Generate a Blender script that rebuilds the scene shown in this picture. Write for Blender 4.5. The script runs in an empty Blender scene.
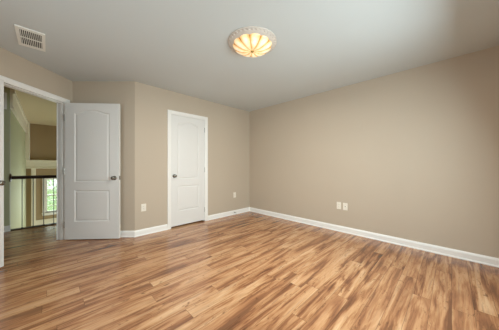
import bpy, bmesh, math, random
from mathutils import Vector, Matrix
random.seed(7)
S2 = math.sqrt(0.5)
scene = bpy.context.scene
COL = scene.collection

def srgb(r, g, b):
    f = lambda c: (c/255/12.92) if c/255 <= 0.04045 else ((c/255+0.055)/1.055)**2.4
    return (f(r), f(g), f(b), 1.0)

# ------------------------------------------------------------------ camera, world, lights, exposure
FPX = 202.3
cam_data = bpy.data.cameras.new('camera')
cam = bpy.data.objects.new('camera', cam_data)
COL.objects.link(cam)
cam.location = (0, 0, 1.12)
cam.rotation_euler = (math.radians(90), 0, 0)
cam_data.sensor_width = 36
cam_data.lens = 36*FPX/499
cam_data.shift_y = 0.4/499
cam_data.clip_start = 0.02
scene.camera = cam

world = bpy.data.worlds.new('world')
scene.world = world
world.use_nodes = True
bg = world.node_tree.nodes['Background']
bg.inputs['Color'].default_value = (0.93, 0.98, 1.0, 1)
bg.inputs['Strength'].default_value = 2.0

def area_light(name, loc, direction, sx, sy, power, color):
    d = bpy.data.lights.new(name, 'AREA')
    d.shape = 'RECTANGLE'; d.size = sx; d.size_y = sy
    d.energy = power; d.color = color
    o = bpy.data.objects.new(name, d)
    COL.objects.link(o)
    o.location = loc
    o.rotation_euler = Vector(direction).to_track_quat('-Z', 'Y').to_euler()
    return o
# main bedroom and far foyer window daylight; near and side lights are added fill
area_light('daylight_bedroom', (1.493-0.02, 0.867+0.02, 1.34), (-S2, S2, -0.34), 1.75, 1.2, 43, (0.83, 0.985, 1.03))
area_light('fill_bedroom_near', (-1.69+0.02, 0.16+0.02, 1.36), (S2, S2, -0.25), 1.4, 1.25, 12, (0.78, 0.96, 1.08))  # added fill for the right wall, set in an unseen window
area_light('fill_foyer_side', (-2.97, 7.97, -0.85), (-S2, -S2, -0.40), 2.0, 1.6, 84, (0.92, 1.0, 0.95))  # added to brighten the lower green wall, from an unseen opening
area_light('daylight_foyer_front', (-6.45, 6.97, 0.14), (S2, -S2, 0.0), 0.8, 1.0, 14, (0.93, 1.0, 0.93))
scene.view_settings.view_transform = 'Standard'
scene.view_settings.look = 'None'
scene.view_settings.gamma = 1
scene.view_settings.use_curve_mapping = False
scene.view_settings.exposure = 0.38
scene.cycles.use_denoising = True
scene.cycles.max_bounces = 14
scene.cycles.diffuse_bounces = 8
scene.cycles.sample_clamp_indirect = 4

# ------------------------------------------------------------------ materials
def nmat(name):
    m = bpy.data.materials.new(name); m.use_nodes = True
    nt = m.node_tree
    return m, nt, nt.nodes['Principled BSDF']

def N(nt, t, **kw):
    n = nt.nodes.new(t)
    for k, v in kw.items():
        setattr(n, k, v)
    return n

def paint(name, col, rough=0.6, bump=0.05, scale=260, mottling=0.03):
    m, nt, p = nmat(name)
    tc = N(nt, 'ShaderNodeTexCoord')
    no = N(nt, 'ShaderNodeTexNoise'); no.inputs['Scale'].default_value = scale; no.inputs['Detail'].default_value = 2
    n2 = N(nt, 'ShaderNodeTexNoise'); n2.inputs['Scale'].default_value = 1.3; n2.inputs['Detail'].default_value = 3
    nt.links.new(tc.outputs['Object'], no.inputs['Vector']); nt.links.new(tc.outputs['Object'], n2.inputs['Vector'])
    mx = N(nt, 'ShaderNodeMix', data_type='RGBA')
    mx.inputs['A'].default_value = tuple(c*(1-mottling) for c in col[:3]) + (1,)
    mx.inputs['B'].default_value = tuple(min(1, c*(1+mottling)) for c in col[:3]) + (1,)
    nt.links.new(n2.outputs['Fac'], mx.inputs['Factor'])
    nt.links.new(mx.outputs['Result'], p.inputs['Base Color'])
    b = N(nt, 'ShaderNodeBump'); b.inputs['Strength'].default_value = bump; b.inputs['Distance'].default_value = 0.002
    nt.links.new(no.outputs['Fac'], b.inputs['Height']); nt.links.new(b.outputs['Normal'], p.inputs['Normal'])
    p.inputs['Roughness'].default_value = rough
    return m

def simple(name, col, rough=0.4, metal=0.0, var=0.04):
    m, nt, p = nmat(name)
    n2 = N(nt, 'ShaderNodeTexNoise'); n2.inputs['Scale'].default_value = 30
    tc = N(nt, 'ShaderNodeTexCoord'); nt.links.new(tc.outputs['Object'], n2.inputs['Vector'])
    mx = N(nt, 'ShaderNodeMix', data_type='RGBA')
    mx.inputs['A'].default_value = tuple(c*(1-var) for c in col[:3]) + (1,)
    mx.inputs['B'].default_value = tuple(min(1, c*(1+var)) for c in col[:3]) + (1,)
    nt.links.new(n2.outputs['Fac'], mx.inputs['Factor']); nt.links.new(mx.outputs['Result'], p.inputs['Base Color'])
    p.inputs['Roughness'].default_value = rough; p.inputs['Metallic'].default_value = metal
    return m

M_WALL = paint('wall_paint', srgb(194, 180, 162), 0.75)
M_CEIL = paint('ceiling_paint', srgb(205, 211, 212), 0.85, 0.12, 180)
M_CEIL_HALL = paint('hall_ceiling_paint', srgb(216, 204, 172), 0.85, 0.12, 180)
M_FOYER = paint('foyer_paint', srgb(184, 186, 152), 0.7)
M_TAUPE = paint('foyer_taupe_paint', srgb(166, 144, 112), 0.7)
M_HALL = paint('hall_paint', srgb(178, 178, 168), 0.75)
M_TRIM = paint('trim_paint', srgb(243, 242, 239), 0.35, 0.02, 80, 0.01)
M_CREAM = paint('cream_trim_paint', srgb(238, 232, 216), 0.4, 0.02, 80, 0.01)
M_DOOR = paint('door_paint', srgb(229, 228, 226), 0.38, 0.03, 120, 0.01)
M_NICKEL = simple('satin_nickel', srgb(138, 134, 126), 0.22, 1.0)
M_PLATE = simple('outlet_plastic', srgb(240, 234, 222), 0.35)
M_SLOT = simple('dark_slot', srgb(40, 38, 36), 0.7)
M_RAIL = simple('dark_stained_rail', srgb(52, 32, 24), 0.35, 0, 0.2)
M_IRON = simple('iron_baluster', srgb(86, 88, 90), 0.45, 0.3)
M_GRILLE = simple('register_enamel', srgb(240, 240, 234), 0.4)
M_DUCT = simple('duct_black', srgb(20, 22, 20), 0.9)
M_PLASTER = paint('medallion_plaster', srgb(206, 196, 186), 0.5, 0.03, 90, 0.02)
M_RUBBER = simple('white_rubber', srgb(190, 186, 178), 0.6)
M_BARK = simple('bark', srgb(96, 80, 62), 0.9, 0, 0.3)
M_LEAF = simple('leaf_green', srgb(196, 216, 180), 0.6, 0, 0.2)
M_GRASS = simple('lawn_green', srgb(128, 150, 90), 0.9, 0, 0.3)

def glass_mat():
    m, nt, p = nmat('window_glass')
    nt.nodes.remove(p)
    out = nt.nodes['Material Output']
    t = N(nt, 'ShaderNodeBsdfTransparent'); t.inputs['Color'].default_value = (0.93, 0.97, 0.94, 1)
    g = N(nt, 'ShaderNodeBsdfGlossy'); g.inputs['Roughness'].default_value = 0.02
    fr = N(nt, 'ShaderNodeFresnel'); fr.inputs['IOR'].default_value = 1.45
    mx = N(nt, 'ShaderNodeMixShader')
    nt.links.new(fr.outputs[0], mx.inputs[0]); nt.links.new(t.outputs[0], mx.inputs[1]); nt.links.new(g.outputs[0], mx.inputs[2])
    nt.links.new(mx.outputs[0], out.inputs['Surface'])
    return m
M_GLASS = glass_mat()

def bowl_mat():
    m, nt, p = nmat('lit_petal_glass')
    at = N(nt, 'ShaderNodeAttribute', attribute_name='petal')
    tc = N(nt, 'ShaderNodeTexCoord')
    no = N(nt, 'ShaderNodeTexNoise'); no.inputs['Scale'].default_value = 26; no.inputs['Detail'].default_value = 2
    nt.links.new(tc.outputs['Object'], no.inputs['Vector'])
    ad = N(nt, 'ShaderNodeMath', operation='MULTIPLY_ADD'); ad.inputs[1].default_value = 0.45; 
    nt.links.new(no.outputs['Fac'], ad.inputs[0]); nt.links.new(at.outputs['Fac'], ad.inputs[2])
    cr = N(nt, 'ShaderNodeValToRGB')
    e = cr.color_ramp.elements
    e[0].position = 0.22; e[0].color = srgb(170, 112, 52)
    e[1].position = 1.1; e[1].color = srgb(255, 240, 212)
    e.new(0.55).color = srgb(236, 186, 118)
    e.new(0.85).color = srgb(252, 224, 176)
    nt.links.new(ad.outputs[0], cr.inputs[0])
    nt.links.new(cr.outputs[0], p.inputs['Base Color']); nt.links.new(cr.outputs[0], p.inputs['Emission Color'])
    p.inputs['Emission Strength'].default_value = 0.36
    p.inputs['Roughness'].default_value = 0.15
    return m
M_BOWL = bowl_mat()

def floor_mat():
    m, nt, p = nmat('laminate_planks')
    L = nt.links.new
    def math_(op, a, b=None, c=None):
        n = N(nt, 'ShaderNodeMath', operation=op)
        for i, v in enumerate((a, b, c)):
            if v is None: continue
            if isinstance(v, (int, float)): n.inputs[i].default_value = v
            else: L(v, n.inputs[i])
        return n.outputs[0]
    def rgbmix(fac, a, b, blend='MIX'):
        n = N(nt, 'ShaderNodeMix', data_type='RGBA', blend_type=blend)
        for s, v in (('Factor', fac), ('A', a), ('B', b)):
            if isinstance(v, (int, float, tuple)): n.inputs[s].default_value = v
            else: L(v, n.inputs[s])
        return n.outputs['Result']
    tc = N(nt, 'ShaderNodeTexCoord')
    mp = N(nt, 'ShaderNodeMapping'); mp.inputs['Rotation'].default_value = (0, 0, math.radians(-45))
    L(tc.outputs['Object'], mp.inputs['Vector'])
    sx = N(nt, 'ShaderNodeSeparateXYZ'); L(mp.outputs[0], sx.inputs[0])
    U, V = sx.outputs['X'], sx.outputs['Y']         # U along the planks
    W_, LEN = 0.122, 1.22
    v = math_('DIVIDE', V, W_); row = math_('FLOOR', v); fv = math_('FRACT', v)
    wr = N(nt, 'ShaderNodeTexWhiteNoise', noise_dimensions='1D'); L(row, wr.inputs['W'])
    u = math_('ADD', math_('DIVIDE', U, LEN), wr.outputs['Value'])
    idx = math_('FLOOR', u); fu = math_('FRACT', u)
    cid = N(nt, 'ShaderNodeCombineXYZ'); L(row, cid.inputs[0]); L(idx, cid.inputs[1])
    wn = N(nt, 'ShaderNodeTexWhiteNoise', noise_dimensions='3D'); L(cid.outputs[0], wn.inputs['Vector'])
    sc = N(nt, 'ShaderNodeSeparateColor'); L(wn.outputs['Color'], sc.inputs[0])
    R1, R2, R3 = sc.outputs[0], sc.outputs[1], sc.outputs[2]
    # grain space, shifted per plank
    gv = N(nt, 'ShaderNodeCombineXYZ')
    L(math_('ADD', U, math_('MULTIPLY', R1, 37.0)), gv.inputs[0])
    L(math_('ADD', V, math_('MULTIPLY', R2, 23.0)), gv.inputs[1]); L(math_('MULTIPLY', R3, 9.0), gv.inputs[2])
    def noise(sxv, syv, det=3, dist=0.0, rough=0.55):
        mm = N(nt, 'ShaderNodeMapping'); mm.inputs['Scale'].default_value = (sxv, syv, 1); L(gv.outputs[0], mm.inputs['Vector'])
        n = N(nt, 'ShaderNodeTexNoise'); n.inputs['Scale'].default_value = 1; n.inputs['Detail'].default_value = det
        n.inputs['Distortion'].default_value = dist; n.inputs['Roughness'].default_value = rough
        L(mm.outputs[0], n.inputs['Vector']); return n.outputs['Fac']
    broad = noise(1.15, 9, 5, 1.1)
    streak = noise(2.0, 36, 5, 0.7, 0.66)
    fine = noise(9, 170, 2)
    knots = noise(6, 20, 3, 2.2)
    base = N(nt, 'ShaderNodeValToRGB'); e = base.color_ramp.elements
    e[0].position = 0.22; e[0].color = srgb(92, 56, 36)
    e[1].position = 0.82; e[1].color = srgb(224, 186, 146)
    e.new(0.34).color = srgb(130, 82, 54)
    e.new(0.45).color = srgb(168, 118, 80)
    e.new(0.54).color = srgb(194, 146, 104)
    e.new(0.66).color = srgb(208, 164, 122)
    tone = math_('ADD', math_('MULTIPLY', broad, 0.60), math_('MULTIPLY', streak, 0.40))
    tone = math_('MULTIPLY_ADD', math_('SUBTRACT', tone, 0.5), 2.3, 0.485)
    tone = math_('ADD', tone, math_('MULTIPLY', math_('SUBTRACT', R3, 0.5), 0.11))
    L(tone, base.inputs[0])
    hue = rgbmix(math_('MULTIPLY', R1, 0.30), base.outputs[0], srgb(190, 136, 96))
    sr = N(nt, 'ShaderNodeValToRGB'); e = sr.color_ramp.elements
    e[0].position = 0.54; e[0].color = (0, 0, 0, 1); e[1].position = 0.66; e[1].color = (1, 1, 1, 1)
    L(streak, sr.inputs[0])
    c1 = rgbmix(math_('MULTIPLY', sr.outputs[0], 0.55), hue, srgb(118, 70, 44))
    kr = N(nt, 'ShaderNodeValToRGB'); e = kr.color_ramp.elements
    e[0].position = 0.60; e[0].color = (0, 0, 0, 1); e[1].position = 0.72; e[1].color = (1, 1, 1, 1)
    L(knots, kr.inputs[0])
    c2 = rgbmix(math_('MULTIPLY', kr.outputs[0], 0.75), c1, srgb(88, 52, 32))
    c3 = rgbmix(math_('MULTIPLY', fine, 0.20), c2, srgb(140, 92, 60))
    # seams between planks
    ev = math_('MULTIPLY', math_('MINIMUM', fv, math_('SUBTRACT', 1.0, fv)), W_)
    eu = math_('MULTIPLY', math_('MINIMUM', fu, math_('SUBTRACT', 1.0, fu)), LEN)
    ed = math_('MINIMUM', ev, eu)
    seam = math_('LESS_THAN', ed, 0.0014)
    c4 = rgbmix(math_('MULTIPLY', seam, 0.6), c3, srgb(70, 44, 30))
    L(c4, p.inputs['Base Color'])
    rr = N(nt, 'ShaderNodeMapRange'); rr.inputs['To Min'].default_value = 0.17; rr.inputs['To Max'].default_value = 0.28
    L(fine, rr.inputs['Value']); L(rr.outputs[0], p.inputs['Roughness'])
    b = N(nt, 'ShaderNodeBump'); b.inputs['Strength'].default_value = 0.18; b.inputs['Distance'].default_value = 0.0015
    hs = math_('SUBTRACT', math_('MULTIPLY', fine, 0.5), seam)
    L(hs, b.inputs['Height']); L(b.outputs[0], p.inputs['Normal'])
    p.inputs['Specular IOR Level'].default_value = 0.65
    return m
M_FLOOR = floor_mat()

# ------------------------------------------------------------------ mesh helpers
def frame(p, d):
    """local x along d (in plan), local -y = right hand side (into the room), origin p"""
    x = Vector((d[0], d[1], 0)).normalized(); z = Vector((0, 0, 1)); y = z.cross(x)
    m = Matrix((x, y, z)).transposed().to_4x4()
    m.translation = Vector((p[0], p[1], p[2] if len(p) > 2 else 0))
    return m

def box(bm, x0, x1, y0, y1, z0, z1):
    v = [bm.verts.new(c) for c in ((x0,y0,z0),(x1,y0,z0),(x1,y1,z0),(x0,y1,z0),(x0,y0,z1),(x1,y0,z1),(x1,y1,z1),(x0,y1,z1))]
    for f in ((0,3,2,1),(4,5,6,7),(0,1,5,4),(1,2,6,5),(2,3,7,6),(3,0,4,7)):
        bm.faces.new([v[i] for i in f])

def obox(bm, x0, x1, y0, y1, z0, z1, bev=0.002, seg=2):
    t = bmesh.new(); box(t, x0, x1, y0, y1, z0, z1)
    bmesh.ops.bevel(t, geom=t.edges[:], offset=bev, segments=seg, affect='EDGES', profile=0.6)
    merge(bm, t)

def merge(bm, t, mat=None):
    if mat is not None: t.transform(mat)
    me = bpy.data.meshes.new('tmp'); t.to_mesh(me); t.free(); bm.from_mesh(me); bpy.data.meshes.remove(me)

def lathe(bm, prof, n=32, mat=None):
    """profile (r, z) turned about z"""
    t = bmesh.new(); rings = []
    for r, z in prof:
        if r < 1e-6: rings.append([t.verts.new((0, 0, z))])
        else: rings.append([t.verts.new((r*math.cos(2*math.pi*i/n), r*math.sin(2*math.pi*i/n), z)) for i in range(n)])
    for a, b in zip(rings, rings[1:]):
        for i in range(n):
            j = (i+1) % n
            if len(a) == 1 and len(b) == 1: continue
            if len(a) == 1: t.faces.new((a[0], b[j], b[i]))
            elif len(b) == 1: t.faces.new((a[i], a[j], b[0]))
            else: t.faces.new((a[i], a[j], b[j], b[i]))
    bmesh.ops.recalc_face_normals(t, faces=t.faces[:])
    merge(bm, t, mat)

def obj(name, bm, mat, parent=None, matrix=None, smooth=False):
    bmesh.ops.recalc_face_normals(bm, faces=bm.faces[:])
    me = bpy.data.meshes.new(name); bm.to_mesh(me); bm.free()
    me.materials.append(mat)
    if smooth:
        for f in me.polygons: f.use_smooth = True
    o = bpy.data.objects.new(name, me); COL.objects.link(o)
    if parent: o.parent = parent
    if matrix is not None: o.matrix_local = matrix
    return o

def struct(o, label=None, cat=None):
    o['kind'] = 'structure'
    if label: o['label'] = label
    if cat: o['category'] = cat
    return o

def tag(o, label, cat, group=None):
    o['label'] = label; o['category'] = cat
    if group: o['group'] = group
    return o

def empty(name, matrix, label, cat, group=None):
    o = bpy.data.objects.new(name, None); COL.objects.link(o); o.matrix_world = matrix
    o.empty_display_size = 0.1
    return tag(o, label, cat, group)

def wall(name, p0, p1, mat, label, openings=(), z0=0.0, z1=2.44, th=0.12, ext=0.12, ext0=0.0):
    L = (Vector(p1)-Vector(p0)).length
    bm = bmesh.new()
    cuts = sorted(openings)
    x = -ext0
    for (a, b, c, d) in cuts:
        box(bm, x, a, 0, th, z0, z1)
        if c > z0: box(bm, a, b, 0, th, z0, c)
        if d < z1: box(bm, a, b, 0, th, d, z1)
        x = b
    box(bm, x, L+ext, 0, th, z0, z1)
    bmesh.ops.remove_doubles(bm, verts=bm.verts[:], dist=1e-5)
    o = obj(name, bm, mat, matrix=frame(p0, Vector(p1)-Vector(p0)))
    return struct(o, label, 'wall')

def slab(name, pts, z0, z1, mat, label, cat):
    bm = bmesh.new()
    lo = [bm.verts.new((x, y, z0)) for x, y in pts]; hi = [bm.verts.new((x, y, z1)) for x, y in pts]
    bm.faces.new(lo); bm.faces.new(hi)
    n = len(pts)
    for i in range(n): bm.faces.new((lo[i], lo[(i+1) % n], hi[(i+1) % n], hi[i]))
    bmesh.ops.triangulate(bm, faces=bm.faces[:])
    return struct(obj(name, bm, mat), label, cat)

# ------------------------------------------------------------------ plan
AB = (0.0, 4.976); DA = (-1.801, 3.175); CD = (-2.78, 3.175); GC = (-2.78, 1.25)
BE = (2.801, 2.175); EG = (-0.452, -1.078)
HC = (-4.096, 3.454)                       # hall corner beside the railing
WF = (-6.96, 6.30); FR = (-4.142, 9.118)
HL0 = (-5.525, 2.025); HL1 = (-2.9, -0.60)
HB0 = (-2.9, 3.30); HB1 = (-0.612, 5.588)
RAIL0 = (-4.166, 3.504)

slab('floor', [(-2.9, -0.60), (-0.40, -1.22), (2.99, 2.175), (0.0, 5.15), (-0.612, 5.588), (-1.347, 6.323),
               (-4.166, 3.504), (-4.106, 3.444), (-5.60, 1.95)], -0.25, 0.0, M_FLOOR,
     'honey brown wood laminate plank floor of the bedroom and landing', 'floor')
slab('floor_foyer', [(-4.3, 3.2), (-7.3, 6.3), (-4.142, 9.4), (-1.0, 6.323)], -2.8, -2.7, M_FLOOR, 'wood floor of the foyer far below the landing', 'floor')
slab('ceiling', [(-2.84, 1.20), (-0.45, -1.30), (2.99, 2.175), (0.06, 5.10), (-0.04, 5.06), (-1.86, 3.235), (-2.84, 3.235)], 2.44, 2.56, M_CEIL,
     'pale grey painted flat ceiling', 'ceiling')
slab('ceiling_hall', [(-2.84, 3.235), (-1.86, 3.235), (-0.04, 5.06), (-4.142, 9.5), (-7.4, 6.3), (-4.6, 3.3), (-5.9, 1.95), (-3.2, -0.9), (-2.66, -0.6), (-2.66, 1.05), (-2.84, 1.20)], 2.44, 2.56, M_CEIL_HALL,
     'warm tan ceiling over the landing and foyer', 'ceiling')

wall('wall_back', DA, AB, M_WALL, 'beige back wall holding the closed closet door', [(0.560, 1.291, 0.0, 2.050)])
wall('wall_right', AB, BE, M_WALL, 'long blank beige right wall with two cover plates')
wall('wall_window_side', BE, EG, M_WALL, 'beige window wall behind the camera', [(0.93, 2.77, 0.65, 2.02)])
wall('wall_near', EG, GC, M_WALL, 'beige wall behind the camera with an added unseen window', [(1.02, 2.52, 0.70, 2.05)])
wall('wall_left', (-2.78, 1.25), CD, M_WALL, 'beige left wall holding the white double doorway', [(0.17, 1.82, 0.0, 2.080)])
wall('wall_jog', CD, DA, M_WALL, 'short shaded beige wall behind the open white door', ext=0.0)
wall('wall_left_extension', (-2.78, -0.62), (-2.78, 1.25), M_HALL, 'wall closing the landing beyond the bedroom', ext=0)
# hall and foyer
wall('wall_hall_stub', HL0, HC, M_HALL, 'shaded grey hall wall left of the railing', ext=0, ext0=0.12, z0=0)
wall('wall_hall_left', HL1, HL0, M_HALL, 'left wall of the landing', ext=0)
wall('wall_hall_back', (HB1[0], HB1[1]), HB0, M_HALL, 'landing wall behind the closet', ext=0, ext0=0.0)
wall('wall_foyer_left', HC, WF, M_FOYER, 'pale green foyer wall catching daylight past the railing', z0=-2.7)
wall('wall_foyer_far', WF, FR, M_TAUPE, 'taupe far foyer wall above the cream ledge', [(0.42, 1.32, -0.43, 0.69)], z0=-2.7)
wall('wall_foyer_right', FR, (-0.09, 5.066), M_FOYER, 'foyer wall out of sight on the right', [(0.65, 2.65, -1.65, 0.15)], z0=-2.7, ext=0)
wall('wall_under_landing', (-1.347, 6.323), RAIL0, M_CREAM, 'wall below the edge of the landing', z0=-2.7, z1=-0.25, ext=0)

# ------------------------------------------------------------------ trim
BASE_PROF = [(0, 0), (-0.015, 0), (-0.015, 0.072), (-0.011, 0.082), (-0.007, 0.090), (-0.003, 0.096), (0, 0.096)]
def baseboard(name, p0, p1, segs, label, mat=None):
    bm = bmesh.new()
    for a, b in segs:
        va = [bm.verts.new((a, y, z)) for y, z in BASE_PROF]; vb = [bm.verts.new((b, y, z)) for y, z in BASE_PROF]
        n = len(va)
        for i in range(n): bm.faces.new((va[i], va[(i+1) % n], vb[(i+1) % n], vb[i]))
        bm.faces.new(va); bm.faces.new(vb)
        # shoe moulding
        sh = [(-0.015, 0), (-0.024, 0), (-0.024, 0.008), (-0.020, 0.015), (-0.015, 0.018)]
        va = [bm.verts.new((a, y, z)) for y, z in sh]; vb = [bm.verts.new((b, y, z)) for y, z in sh]
        n = len(va)
        for i in range(n): bm.faces.new((va[i], va[(i+1) % n], vb[(i+1) % n], vb[i]))
        bm.faces.new(va); bm.faces.new(vb)
    return struct(obj(name, bm, mat or M_TRIM, matrix=frame(p0, Vector(p1)-Vector(p0))), label, 'baseboard')
LB = (Vector(BE)-Vector(AB)).length; LA = (Vector(AB)-Vector(DA)).length
LE = (Vector(EG)-Vector(BE)).length; LG = (Vector(GC)-Vector(EG)).length
baseboard('baseboard_back', DA, AB, [(-0.009, 0.513), (1.338, LA)], 'white baseboard along the back wall either side of the closet door')
baseboard('baseboard_right', AB, BE, [(0.0, LB)], 'white baseboard along the long right wall')
baseboard('baseboard_jog', CD, DA, [(0.0, (Vector(DA)-Vector(CD)).length+0.009)], 'white baseboard behind the open door')
baseboard('baseboard_window_side', BE, EG, [(0, LE)], 'white baseboard under the window behind the camera')
baseboard('baseboard_near', EG, GC, [(0, LG)], 'white baseboard on the wall behind the camera')
baseboard('baseboard_hall', HL0, HC, [(0, (Vector(HC)-Vector(HL0)).length+0.01)], 'white baseboard on the hall wall left of the railing')

CAS = [(-0.004, 0.0), (-0.004, -0.010), (0.003, -0.012), (0.012, -0.012), (0.018, -0.016), (0.045, -0.019), (0.055, -0.019), (0.060, -0.014), (0.060, 0.0)]
def casing(bm, u0, u1, z1, side=-1, off=0.0, u_lim=None):
    loops = []
    for o_, d in CAS:
        y = d if side < 0 else off - d
        uu1 = u1+o_
        loops.append([bm.verts.new(c) for c in ((u0-o_, y, 0), (u0-o_, y, z1+o_), (uu1, y, z1+o_), (uu1, y, 0))])
    n = len(loops)
    for i in range(n):
        a, b = loops[i], loops[(i+1) % n]
        for k in range(3): bm.faces.new((a[k], a[k+1], b[k+1], b[k]))
    bm.faces.new([l[0] for l in loops]); bm.faces.new([l[3] for l in loops])
def door_frame(name, p0, d, u0, u1, z1, label, th=0.12, stop=None):
    """u0,u1,z1 : clear opening inside the jamb"""
    bm = bmesh.new(); j = 0.014
    box(bm, u0-j, u0, 0, th, 0, z1); box(bm, u1, u1+j, 0, th, 0, z1); box(bm, u0-j, u1+j, 0, th, z1, z1+j)
    s0, s1 = stop or (0.045, 0.08)
    box(bm, u0, u0+0.010, s0, s1, 0, z1); box(bm, u1-0.010, u1, s0, s1, 0, z1); box(bm, u0+0.010, u1-0.010, s0, s1, z1-0.010, z1)
    casing(bm, u0, u1, z1); casing(bm, u0, u1, z1, side=1, off=th)
    return struct(obj(name, bm, M_TRIM, matrix=frame(p0, d)), label, 'door frame')
door_frame('trim_1', GC, (0, 1), 0.185, 1.805, 2.064, 'white moulded casing around the double doorway on the left')
door_frame('trim_2', DA, (1, 1), 0.575, 1.276, 2.036, 'white moulded casing around the closed closet door')

# ------------------------------------------------------------------ doors
def panel_outline(x0, x1, z0, z1, arch, n=20):
    pts = [(x0, z0), (x1, z0), (x1, z1)]
    if arch > 0:
        for i in range(1, n):
            t = i/n
            s = max(0.0, min(1.0, (0.5-abs(t-0.5))/0.5))
            sh = 0.0 if s < 0.12 else math.sin((s-0.12)/0.88*math.pi/2)**1.3
            pts.append((x1+(x0-x1)*t, z1+arch*sh))
    pts.append((x0, z1))
    return pts
def inset(pts, d, x0, x1, z0, z1t):
    # inset by moving towards the panel centre line on each axis
    cx, cz = (x0+x1)/2, (z0+z1t)/2
    hw, hh = (x1-x0)/2, (z1t-z0)/2
    return [(cx+(x-cx)*(1-d/hw), cz+(z-cz)*(1-d/hh)) for x, z in pts]
def door_leaf(bm, w, h, th, panels):
    for side, y in ((-1, 0.0), (1, th)):
        loops_edges = []
        outer = [bm.verts.new(c) for c in ((0, y, 0), (w, y, 0), (w, y, h), (0, y, h))]
        es = [bm.edges.new((outer[i], outer[(i+1) % 4])) for i in range(4)]
        for (x0, x1, z0, z1, arch) in panels:
            base = panel_outline(x0, x1, z0, z1, arch)
            prev = None
            for d, dep in ((0, 0), (0.005, 0.0045), (0.012, 0.0085), (0.019, 0.0085), (0.028, 0.0035), (0.042, 0.0015)):
                q = inset(base, d, x0, x1, z0, z1+arch)
                ring = [bm.verts.new((x, y - side*dep if False else y + (-side)*dep*1.0, z)) for x, z in q]
                if prev is None:
                    k = len(ring)
                    es += [bm.edges.new((ring[i], ring[(i+1) % k])) for i in range(k)]
                else:
                    k = len(ring)
                    for i in range(k): bm.faces.new((prev[i], prev[(i+1) % k], ring[(i+1) % k], ring[i]))
                prev = ring
            bm.faces.new(prev)
        bmesh.ops.triangle_fill(bm, use_beauty=True, use_dissolve=False, edges=es)
        if side == -1: o1 = outer
    for i in range(4):
        bm.faces.new((o1[i], o1[(i+1) % 4], outer[(i+1) % 4], outer[i]))

def knob(parent, x, z, th, both=True):
    prof = [(0.0, 0.0), (0.031, 0.0), (0.031, 0.004), (0.027, 0.008), (0.013, 0.011), (0.010, 0.016), (0.010, 0.028),
            (0.016, 0.032), (0.025, 0.038), (0.028, 0.046), (0.026, 0.054), (0.017, 0.060), (0.0, 0.062)]
    bm = bmesh.new()
    lathe(bm, prof, 28, Matrix.Translation((x, 0, z)) @ Matrix.Rotation(math.radians(90), 4, 'X'))
    if both:
        lathe(bm, [(r, q*0.84) for r, q in prof], 28, Matrix.Translation((x, th, z)) @ Matrix.Rotation(math.radians(-90), 4, 'X'))
    o = obj('door_knob', bm, M_NICKEL, parent, smooth=True); o['label'] = 'round satin nickel knob'
    return o
def hinge(parent, x, z, th, y=-0.004, out=1):
    bm = bmesh.new()
    for k in range(5):
        lathe(bm, [(0, 0), (0.0055, 0), (0.0055, 0.0172), (0, 0.0172)], 12, Matrix.Translation((x, y, z-0.045+k*0.018)))
    lathe(bm, [(0, 0), (0.004, 0.001), (0.0035, 0.006), (0, 0.008)], 12, Matrix.Translation((x, y, z+0.045)))
    box(bm, x-0.0015, x+0.0015, y, y+0.030, z-0.044, z+0.044)
    o = obj('hinge', bm, M_NICKEL, parent); o['label'] = 'satin nickel butt hinge'
def make_door(name, p, d, w, knob_x, hinge_x, label, z0=0.012, h=2.044, both=True, m=0.14):
    th = 0.035
    bm = bmesh.new()
    k = h/2.025
    door_leaf(bm, w, h, th, [(m, w-m, (0.262)*k, 0.728*k, 0.0), (m, w-m, 0.850*k, 1.878*k, 0.052)])
    o = obj(name, bm, M_DOOR, matrix=frame((p[0], p[1], z0), d))
    struct(o, label, 'door')
    knob(o, knob_x, 0.93-z0, th, both)
    for z in (0.23, 1.03, 1.83): hinge(o, hinge_x, z-z0, th)
    # latch plate in the edge
    ex = w if knob_x > w/2 else 0.0
    b2 = bmesh.new(); s = 1 if ex > 0 else -1
    box(b2, ex-0.001, ex+0.001, 0.006, th-0.006, 0.90-z0, 0.96-z0)
    box(b2, min(ex, ex+s*0.004), max(ex, ex+s*0.004), 0.012, th-0.012, 0.922-z0, 0.938-z0)
    obj('latch_plate', b2, M_NICKEL, o)
    return o
hinge_p = Vector((-2.760, 3.020)); tip = Vector((-1.978, 3.068))
WD = (tip-hinge_p).length
make_door('door_1', hinge_p, tip-hinge_p, WD, WD-0.065, -0.004, 'open white two panel door swung against the short shaded wall')
nh = Vector((-2.775, 1.445)); nt_ = Vector((-2.702, 2.232))
make_door('door_2', nh, nt_-nh, WD, WD-0.046, -0.004, 'nearly closed white door leaf cut off by the left edge')
q = Vector(DA) + Vector((1, 1)).normalized()*0.579 + Vector((-1, 1)).normalized()*0.006
make_door('door_3', q, (1, 1), 0.694, 0.062, 0.694+0.001, 'closed white two panel closet door in the back wall', z0=0.026, h=2.004, m=0.125)

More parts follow.
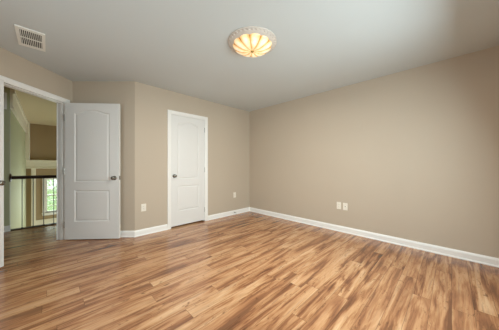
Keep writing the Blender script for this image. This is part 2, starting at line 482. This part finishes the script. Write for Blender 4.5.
# ------------------------------------------------------------------ windows
def window(name, p0, d, u0, u1, z0, z1, cols, rows, label, th=0.12, double_hung=True):
    bm = bmesh.new(); f = 0.045
    y0, y1 = 0.05, 0.095
    box(bm, u0, u0+f, y0, y1, z0, z1); box(bm, u1-f, u1, y0, y1, z0, z1)
    box(bm, u0+f, u1-f, y0, y1, z0, z0+f); box(bm, u0+f, u1-f, y0, y1, z1-f, z1)
    zm = (z0+z1)/2
    box(bm, u0+f, u1-f, y0, y1, zm-0.02, zm+0.02)
    o = struct(obj(name, bm, M_TRIM, matrix=frame(p0, d)), label, 'window')
    b = bmesh.new(); g = 0.009
    for k in range(1, cols):
        x = u0+f+(u1-u0-2*f)*k/cols; box(b, x-g, x+g, 0.060, 0.085, z0+f, z1-f)
    for k in range(1, rows):
        if rows % 2 == 0 and k == rows//2: continue
        z = z0+f+(z1-z0-2*f)*k/rows; box(b, u0+f, u1-f, 0.061, 0.084, z-g, z+g)
    obj('muntins', b, M_TRIM, o)
    b = bmesh.new(); box(b, u0+f, u1-f, 0.070, 0.074, z0+f, z1-f)
    obj('pane', b, M_GLASS, o)
    b = bmesh.new(); c = 0.06
    box(b, u0-c, u0, -0.018, 0.0, z0-0.02, z1+c); box(b, u1, u1+c, -0.018, 0.0, z0-0.02, z1+c); box(b, u0, u1, -0.018, 0.0, z1, z1+c)
    obox(b, u0-c-0.02, u1+c+0.02, -0.05, 0.05, z0-0.022, z0, 0.004); box(b, u0-c, u1+c, -0.015, 0, z0-0.085, z0-0.022)
    obj('window_casing', b, M_TRIM, o)
    return o
window('window_1', WF, (1, 1), 0.42, 1.32, -0.43, 0.69, 3, 6, 'white gridded foyer window glowing with daylight below the handrail')
window('added_window_2', FR, (1, -1), 0.65, 2.65, -1.65, 0.15, 3, 4, 'unseen foyer window added on the right to light the green wall')
window('window_3', BE, (-1, -1), 0.93, 2.77, 0.65, 2.02, 4, 4, 'bedroom window behind the camera')
window('added_window_4', EG, (-1, 1), 1.02, 2.52, 0.70, 2.05, 4, 4, 'unseen second window added behind the camera for fill light')

# ------------------------------------------------------------------ foyer trim
LW = (Vector(WF)-Vector(HC)).length
bm = bmesh.new()      # header band along the green wall
obox(bm, 0.03, LW-0.02, -0.035, 0.0, 2.10, 2.44, 0.006); box(bm, 0.03, LW-0.02, -0.055, -0.035, 2.36, 2.44); box(bm, 0.03, LW-0.02, -0.048, -0.035, 2.10, 2.13)
struct(obj('trim_3', bm, M_CREAM, matrix=frame(HC, Vector(WF)-Vector(HC))), 'deep cream header band running along the top of the green foyer wall', 'trim')
bm = bmesh.new()      # ledge across the taupe wall
obox(bm, 0.0, 3.9, -0.10, 0.0, 1.06, 1.26, 0.006); obox(bm, 0.0, 3.9, -0.13, 0.0, 1.25, 1.29, 0.006); obox(bm, 0.0, 3.9, -0.12, 0.0, 1.02, 1.06, 0.006)
struct(obj('trim_4', bm, M_CREAM, matrix=frame(WF, (1, 1))), 'cream ledge crossing the taupe foyer wall above the handrail', 'trim')
bm = bmesh.new()      # corner pilaster
obox(bm, 0.0, 0.085, -0.35, 0.0, 1.29, 2.44, 0.006); obox(bm, 0.11, 0.21, -0.05, 0.0, -2.7, 1.02, 0.006)
struct(obj('trim_5', bm, M_CREAM, matrix=frame(WF, (1, 1))), 'cream corner pilaster where the green and taupe foyer walls meet', 'trim')
bm = bmesh.new()
obox(bm, 0.19, 3.9, -0.04, 0.0, -0.80, -0.63, 0.006)
struct(obj('trim_6', bm, M_CREAM, matrix=frame(WF, (1, 1))), 'cream band under the foyer window', 'trim')
bm = bmesh.new()      # landing nosing
obox(bm, 0.0, 3.98, -0.012, 0.09, -0.03, 0.012, 0.006)
struct(obj('trim_7', bm, M_RAIL, matrix=frame((RAIL0[0]+0.0, RAIL0[1]+0.0), (1, 1)) @ Matrix.Translation((0, 0.0-0.078, 0))), 'dark wood nosing along the edge of the landing', 'trim')

# ------------------------------------------------------------------ stair railing
rm = frame(RAIL0, (1, 1)) @ Matrix.Translation((0.014, -0.045, 0))
rail = empty('stair_railing', rm, 'dark wood handrail with thin iron balusters guarding the landing edge', 'railing')
bm = bmesh.new()
prof = [(-0.030, 0.880), (0.030, 0.880), (0.030, 0.892), (0.024, 0.900), (0.033, 0.912), (0.030, 0.926), (0.016, 0.936), (-0.016, 0.936), (-0.030, 0.926), (-0.033, 0.912), (-0.024, 0.900), (-0.030, 0.892)]
a = [bm.verts.new((0.02, y, z)) for y, z in prof]; b = [bm.verts.new((3.96, y, z)) for y, z in prof]
n = len(prof)
for i in range(n): bm.faces.new((a[i], a[(i+1) % n], b[(i+1) % n], b[i]))
bm.faces.new(a); bm.faces.new(b)
obj('handrail', bm, M_RAIL, rail)
for xx, sgn in ((0.0, 1), (3.98, -1)):
    bm = bmesh.new()
    lathe(bm, [(0, 0), (0.075, 0), (0.075, 0.008), (0.062, 0.018), (0.045, 0.022), (0, 0.022)], 32,
          Matrix.Translation((xx, 0, 0.905)) @ Matrix.Rotation(math.radians(90*sgn), 4, 'Y'))
    obj('wall_rosette', bm, M_RAIL, rail)
for i in range(29):
    x = 0.14+0.134*i
    bm = bmesh.new()
    lathe(bm, [(0, 0.012), (0.013, 0.012), (0.013, 0.020), (0.0055, 0.028), (0.0055, 0.885), (0, 0.885)], 10, Matrix.Translation((x, 0, 0)))
    obj('baluster', bm, M_IRON, rail)

# ------------------------------------------------------------------ ceiling light
cl = empty('ceiling_light', Matrix.Translation((0.030, 2.175, 2.44)), 'lit round ceiling light with scalloped amber glass bowl on a white plaster medallion', 'ceiling light')
bm = bmesh.new()
lathe(bm, [(0, 0), (0.262, 0), (0.262, -0.006), (0.254, -0.014), (0.246, -0.012), (0.240, -0.020), (0.226, -0.030), (0.214, -0.034), (0.20, -0.040), (0.0, -0.040)], 72)
for k in range(36):
    a_ = 2*math.pi*k/36
    t = bmesh.new(); bmesh.ops.create_uvsphere(t, u_segments=8, v_segments=6, radius=0.5)
    merge(bm, t, Matrix.Rotation(a_, 4, 'Z') @ Matrix.Translation((0.240, 0, -0.016)) @ Matrix.Diagonal((0.024, 0.030, 0.016, 1)))
obj('medallion', bm, M_PLASTER, cl, smooth=True)
bm = bmesh.new()
NP, SEG, RG = 11, 220, 26
lay = bm.verts.layers.float.new('petal')
rings = []
for j in range(RG+1):
    t = j/RG
    ring = []
    for i in range(SEG):
        a_ = 2*math.pi*i/SEG
        s = abs(math.sin(NP*a_/2))                      # 0 at creases, 1 on the petal's crown
        swirl = 0.0
        fold = s**0.55
        r = 0.215*(t**0.9)*(0.955+0.045*fold) if t > 0 else 0.008
        z = -0.092 + 0.052*(t**2.6) - 0.011*fold*math.sin(min(1, t*1.15)*math.pi)
        if t > 0.93: z += 0.012*(t-0.93)/0.07
        v = bm.verts.new((r*math.cos(a_), r*math.sin(a_), z))
        v[lay] = 0.05 + 0.75*fold*(0.35+0.65*math.sin(min(1.0, 0.15+t*0.9)*math.pi*0.5+0.15)) - 0.28*max(0, t-0.8)/0.2
        ring.append(v)
    rings.append(ring)
for A_, B_ in zip(rings, rings[1:]):
    for i in range(SEG):
        k = (i+1) % SEG; bm.faces.new((A_[i], A_[k], B_[k], B_[i]))
bm.faces.new(rings[0])
obj('glass_bowl', bm, M_BOWL, cl, smooth=True)
bm = bmesh.new()
lathe(bm, [(0, -0.086), (0.015, -0.090), (0.016, -0.096), (0.008, -0.100), (0.011, -0.105), (0.0, -0.112)], 20)
obj('finial', bm, simple('aged_brass', srgb(168, 132, 70), 0.3, 1.0), cl, smooth=True)
pl = bpy.data.lights.new('bulb_glow', 'AREA'); pl.shape = 'DISK'; pl.size = 0.40; pl.energy = 22; pl.color = (1.0, 0.93, 0.82)
po = bpy.data.objects.new('bulb_glow', pl); COL.objects.link(po); po.parent = cl; po.location = (0, 0, -0.128)

# ------------------------------------------------------------------ ceiling register
def place(x, y, z, ang): return Matrix.Translation((x, y, z)) @ Matrix.Rotation(ang, 4, 'Z')
RX, RY = 0.205, 0.43         # local x = (1,1) dir, local y = (-1,1) dir
cv = empty('ceiling_vent', place(-2.277, 2.113, 2.44, math.radians(45)), 'white slatted air vent in the ceiling above the double doorway', 'vent')
bm = bmesh.new()
fx, fy, dp = 0.026, 0.045, 0.010
hx, hy = RX/2, RY/2
for (x0, x1, y0, y1) in ((-hx, hx, -hy, -hy+fy), (-hx, hx, hy-fy, hy), (-hx, -hx+fx, -hy+fy, hy-fy), (hx-fx, hx, -hy+fy, hy-fy)):
    box(bm, x0, x1, y0, y1, -dp, 0)
box(bm, -hx+fx, hx-fx, -0.008, 0.008, -dp+0.001, 0)
obj('frame', bm, M_GRILLE, cv)
bm = bmesh.new()
box(bm, -hx+fx, hx-fx, -hy+fy, hy-fy, -0.002, -0.0005)
obj('duct_opening', bm, M_DUCT, cv)['label'] = 'dark duct behind the slats'
ns = 11
for k in range(ns):
    x = -hx+fx+(RX-2*fx)*(k+0.5)/ns
    bm = bmesh.new(); t = bmesh.new()
    box(t, -0.0028, 0.0028, -hy+fy, hy-fy, -0.003, 0.003)
    merge(bm, t, Matrix.Translation((x, 0, -0.0055)))
    obj('slat', bm, M_GRILLE, cv)

# hall grille on the shaded wall left of the railing
hg = empty('wall_grille', frame(HC, (1, 1)) @ Matrix.Translation((-0.09, 0, 2.21)), 'small white louvered grille high on the hall wall beside the door edge', 'grille')
bm = bmesh.new()
for (x0, x1, z0, z1) in ((-0.08, -0.06, -0.14, 0.14), (0.04, 0.06, -0.14, 0.14), (-0.06, 0.04, -0.14, -0.12), (-0.06, 0.04, 0.12, 0.14)):
    box(bm, x0, x1, -0.014, 0, z0, z1)
obj('frame', bm, M_TRIM, hg)
for k in range(4):
    bm = bmesh.new(); x = -0.05+0.027*k; box(bm, x, x+0.012, -0.010, -0.001, -0.12, 0.12); obj('louver', bm, M_TRIM, hg)

# ------------------------------------------------------------------ outlets and cover plates
def outlet(p0, d, u, z, label, kind='duplex', name='electrical_outlet', w=0.074):
    t = empty(name, frame(p0, d) @ Matrix.Translation((u, 0, z)), label, 'outlet' if kind == 'duplex' else 'cover plate')
    bm = bmesh.new(); obox(bm, -w/2, w/2, -0.006, 0.0, -0.060, 0.060, 0.003, 2)
    obj('cover_plate', bm, M_PLATE, t)
    if kind == 'duplex':
        for zz in (-0.0195, 0.0195):
            bm = bmesh.new(); obox(bm, -0.0165, 0.0165, -0.0085, -0.005, zz-0.014, zz+0.014, 0.004, 3)
            s = obj('socket', bm, M_PLATE, t)
            bm = bmesh.new()
            box(bm, -0.0075, -0.0055, -0.0090, -0.008, zz-0.002, zz+0.007); box(bm, 0.0055, 0.0075, -0.0090, -0.008, zz-0.001, zz+0.006)
            lathe(bm, [(0, 0), (0.0024, 0), (0.0024, 0.0008), (0, 0.0008)], 10, Matrix.Translation((0, -0.0082, zz-0.007)) @ Matrix.Rotation(math.radians(90), 4, 'X'))
            obj('slots', bm, M_SLOT, s)
        scs = (0.0,)
    else:
        bm = bmesh.new()
        lathe(bm, [(0, 0), (0.008, 0), (0.008, 0.003), (0.005, 0.003), (0.005, 0.010), (0, 0.010)], 14, Matrix.Translation((0, -0.005, 0)) @ Matrix.Rotation(math.radians(90), 4, 'X'))
        obj('coaxial_jack', bm, M_NICKEL, t); scs = (-0.042, 0.042)
    for zz in scs:
        bm = bmesh.new()
        lathe(bm, [(0, 0), (0.003, 0), (0.0025, 0.0012), (0, 0.0015)], 12, Matrix.Translation((0, -0.006, zz)) @ Matrix.Rotation(math.radians(90), 4, 'X'))
        obj('screw', bm, M_PLATE, t)
    return t
outlet(DA, (1, 1), 0.130, 0.440, 'white wall outlet between the open door and the closet door')
outlet(DA, (1, 1), 2.063, 0.443, 'white wall outlet between the closet door and the far corner')
outlet(AB, (1, -1), 2.157, 0.436, 'left of the two white cover plates on the right wall')
outlet(AB, (1, -1), 2.262, 0.432, 'right of the two white cover plates on the right wall', 'blank', 'cable_wall_plate')

# spring door stop on the baseboard right of the closet
ds = empty('door_stop', frame(DA, (1, 1)) @ Matrix.Translation((2.04, -0.015, 0.052)), 'small spring door stop on the baseboard right of the closet', 'door stop')
bm = bmesh.new(); pr = [(0, 0), (0.011, 0), (0.011, 0.004)]
z = 0.004
for k in range(10): pr += [(0.0075, z), (0.0055, z+0.0025)]; z += 0.005
pr += [(0, z)]
lathe(bm, pr, 14, Matrix.Rotation(math.radians(90), 4, 'X')); obj('spring', bm, M_NICKEL, ds, smooth=True)
bm = bmesh.new(); lathe(bm, [(0, 0.052), (0.009, 0.052), (0.010, 0.060), (0.007, 0.068), (0, 0.069)], 14, Matrix.Rotation(math.radians(90), 4, 'X')); obj('rubber_tip', bm, M_RUBBER, ds, smooth=True)

# ------------------------------------------------------------------ outside the foyer window
bm = bmesh.new(); box(bm, -30, 10, 0, 40, -3.05, -3.0)
o = obj('lawn', bm, M_GRASS, matrix=frame((-8.2, 7.0), (1, 1))); struct(o, 'green lawn outside the foyer window', 'lawn')
tr = empty('garden_tree', Matrix.Translation((-9.6, 10.6, -3.0)), 'pale green leafy tree outside the foyer window', 'tree')
bm = bmesh.new(); lathe(bm, [(0.16, 0), (0.12, 0.8), (0.10, 1.8), (0.06, 3.0), (0.02, 3.9), (0, 4.0)], 12); obj('trunk', bm, M_BARK, tr, smooth=True)
bm = bmesh.new()
for k in range(1500):
    dv = Vector((random.gauss(0, 1), random.gauss(0, 1), random.gauss(0, 1))).normalized()
    c = Vector((0, 0, 2.9)) + Vector((dv.x*1.5, dv.y*1.5, dv.z*1.7))*random.uniform(0.45, 1)
    r = Matrix.Rotation(random.uniform(0, 6.28), 4, Vector((random.random(), random.random(), random.random()+0.1)).normalized())
    s = random.uniform(0.06, 0.11)
    vs = [bm.verts.new(c + r @ Vector(q_)) for q_ in ((-s, 0, 0), (0, -s*0.45, s*0.1), (s, 0, 0), (0, s*0.45, s*0.1))]
    bm.faces.new(vs)
lf = obj('foliage', bm, M_LEAF, tr)
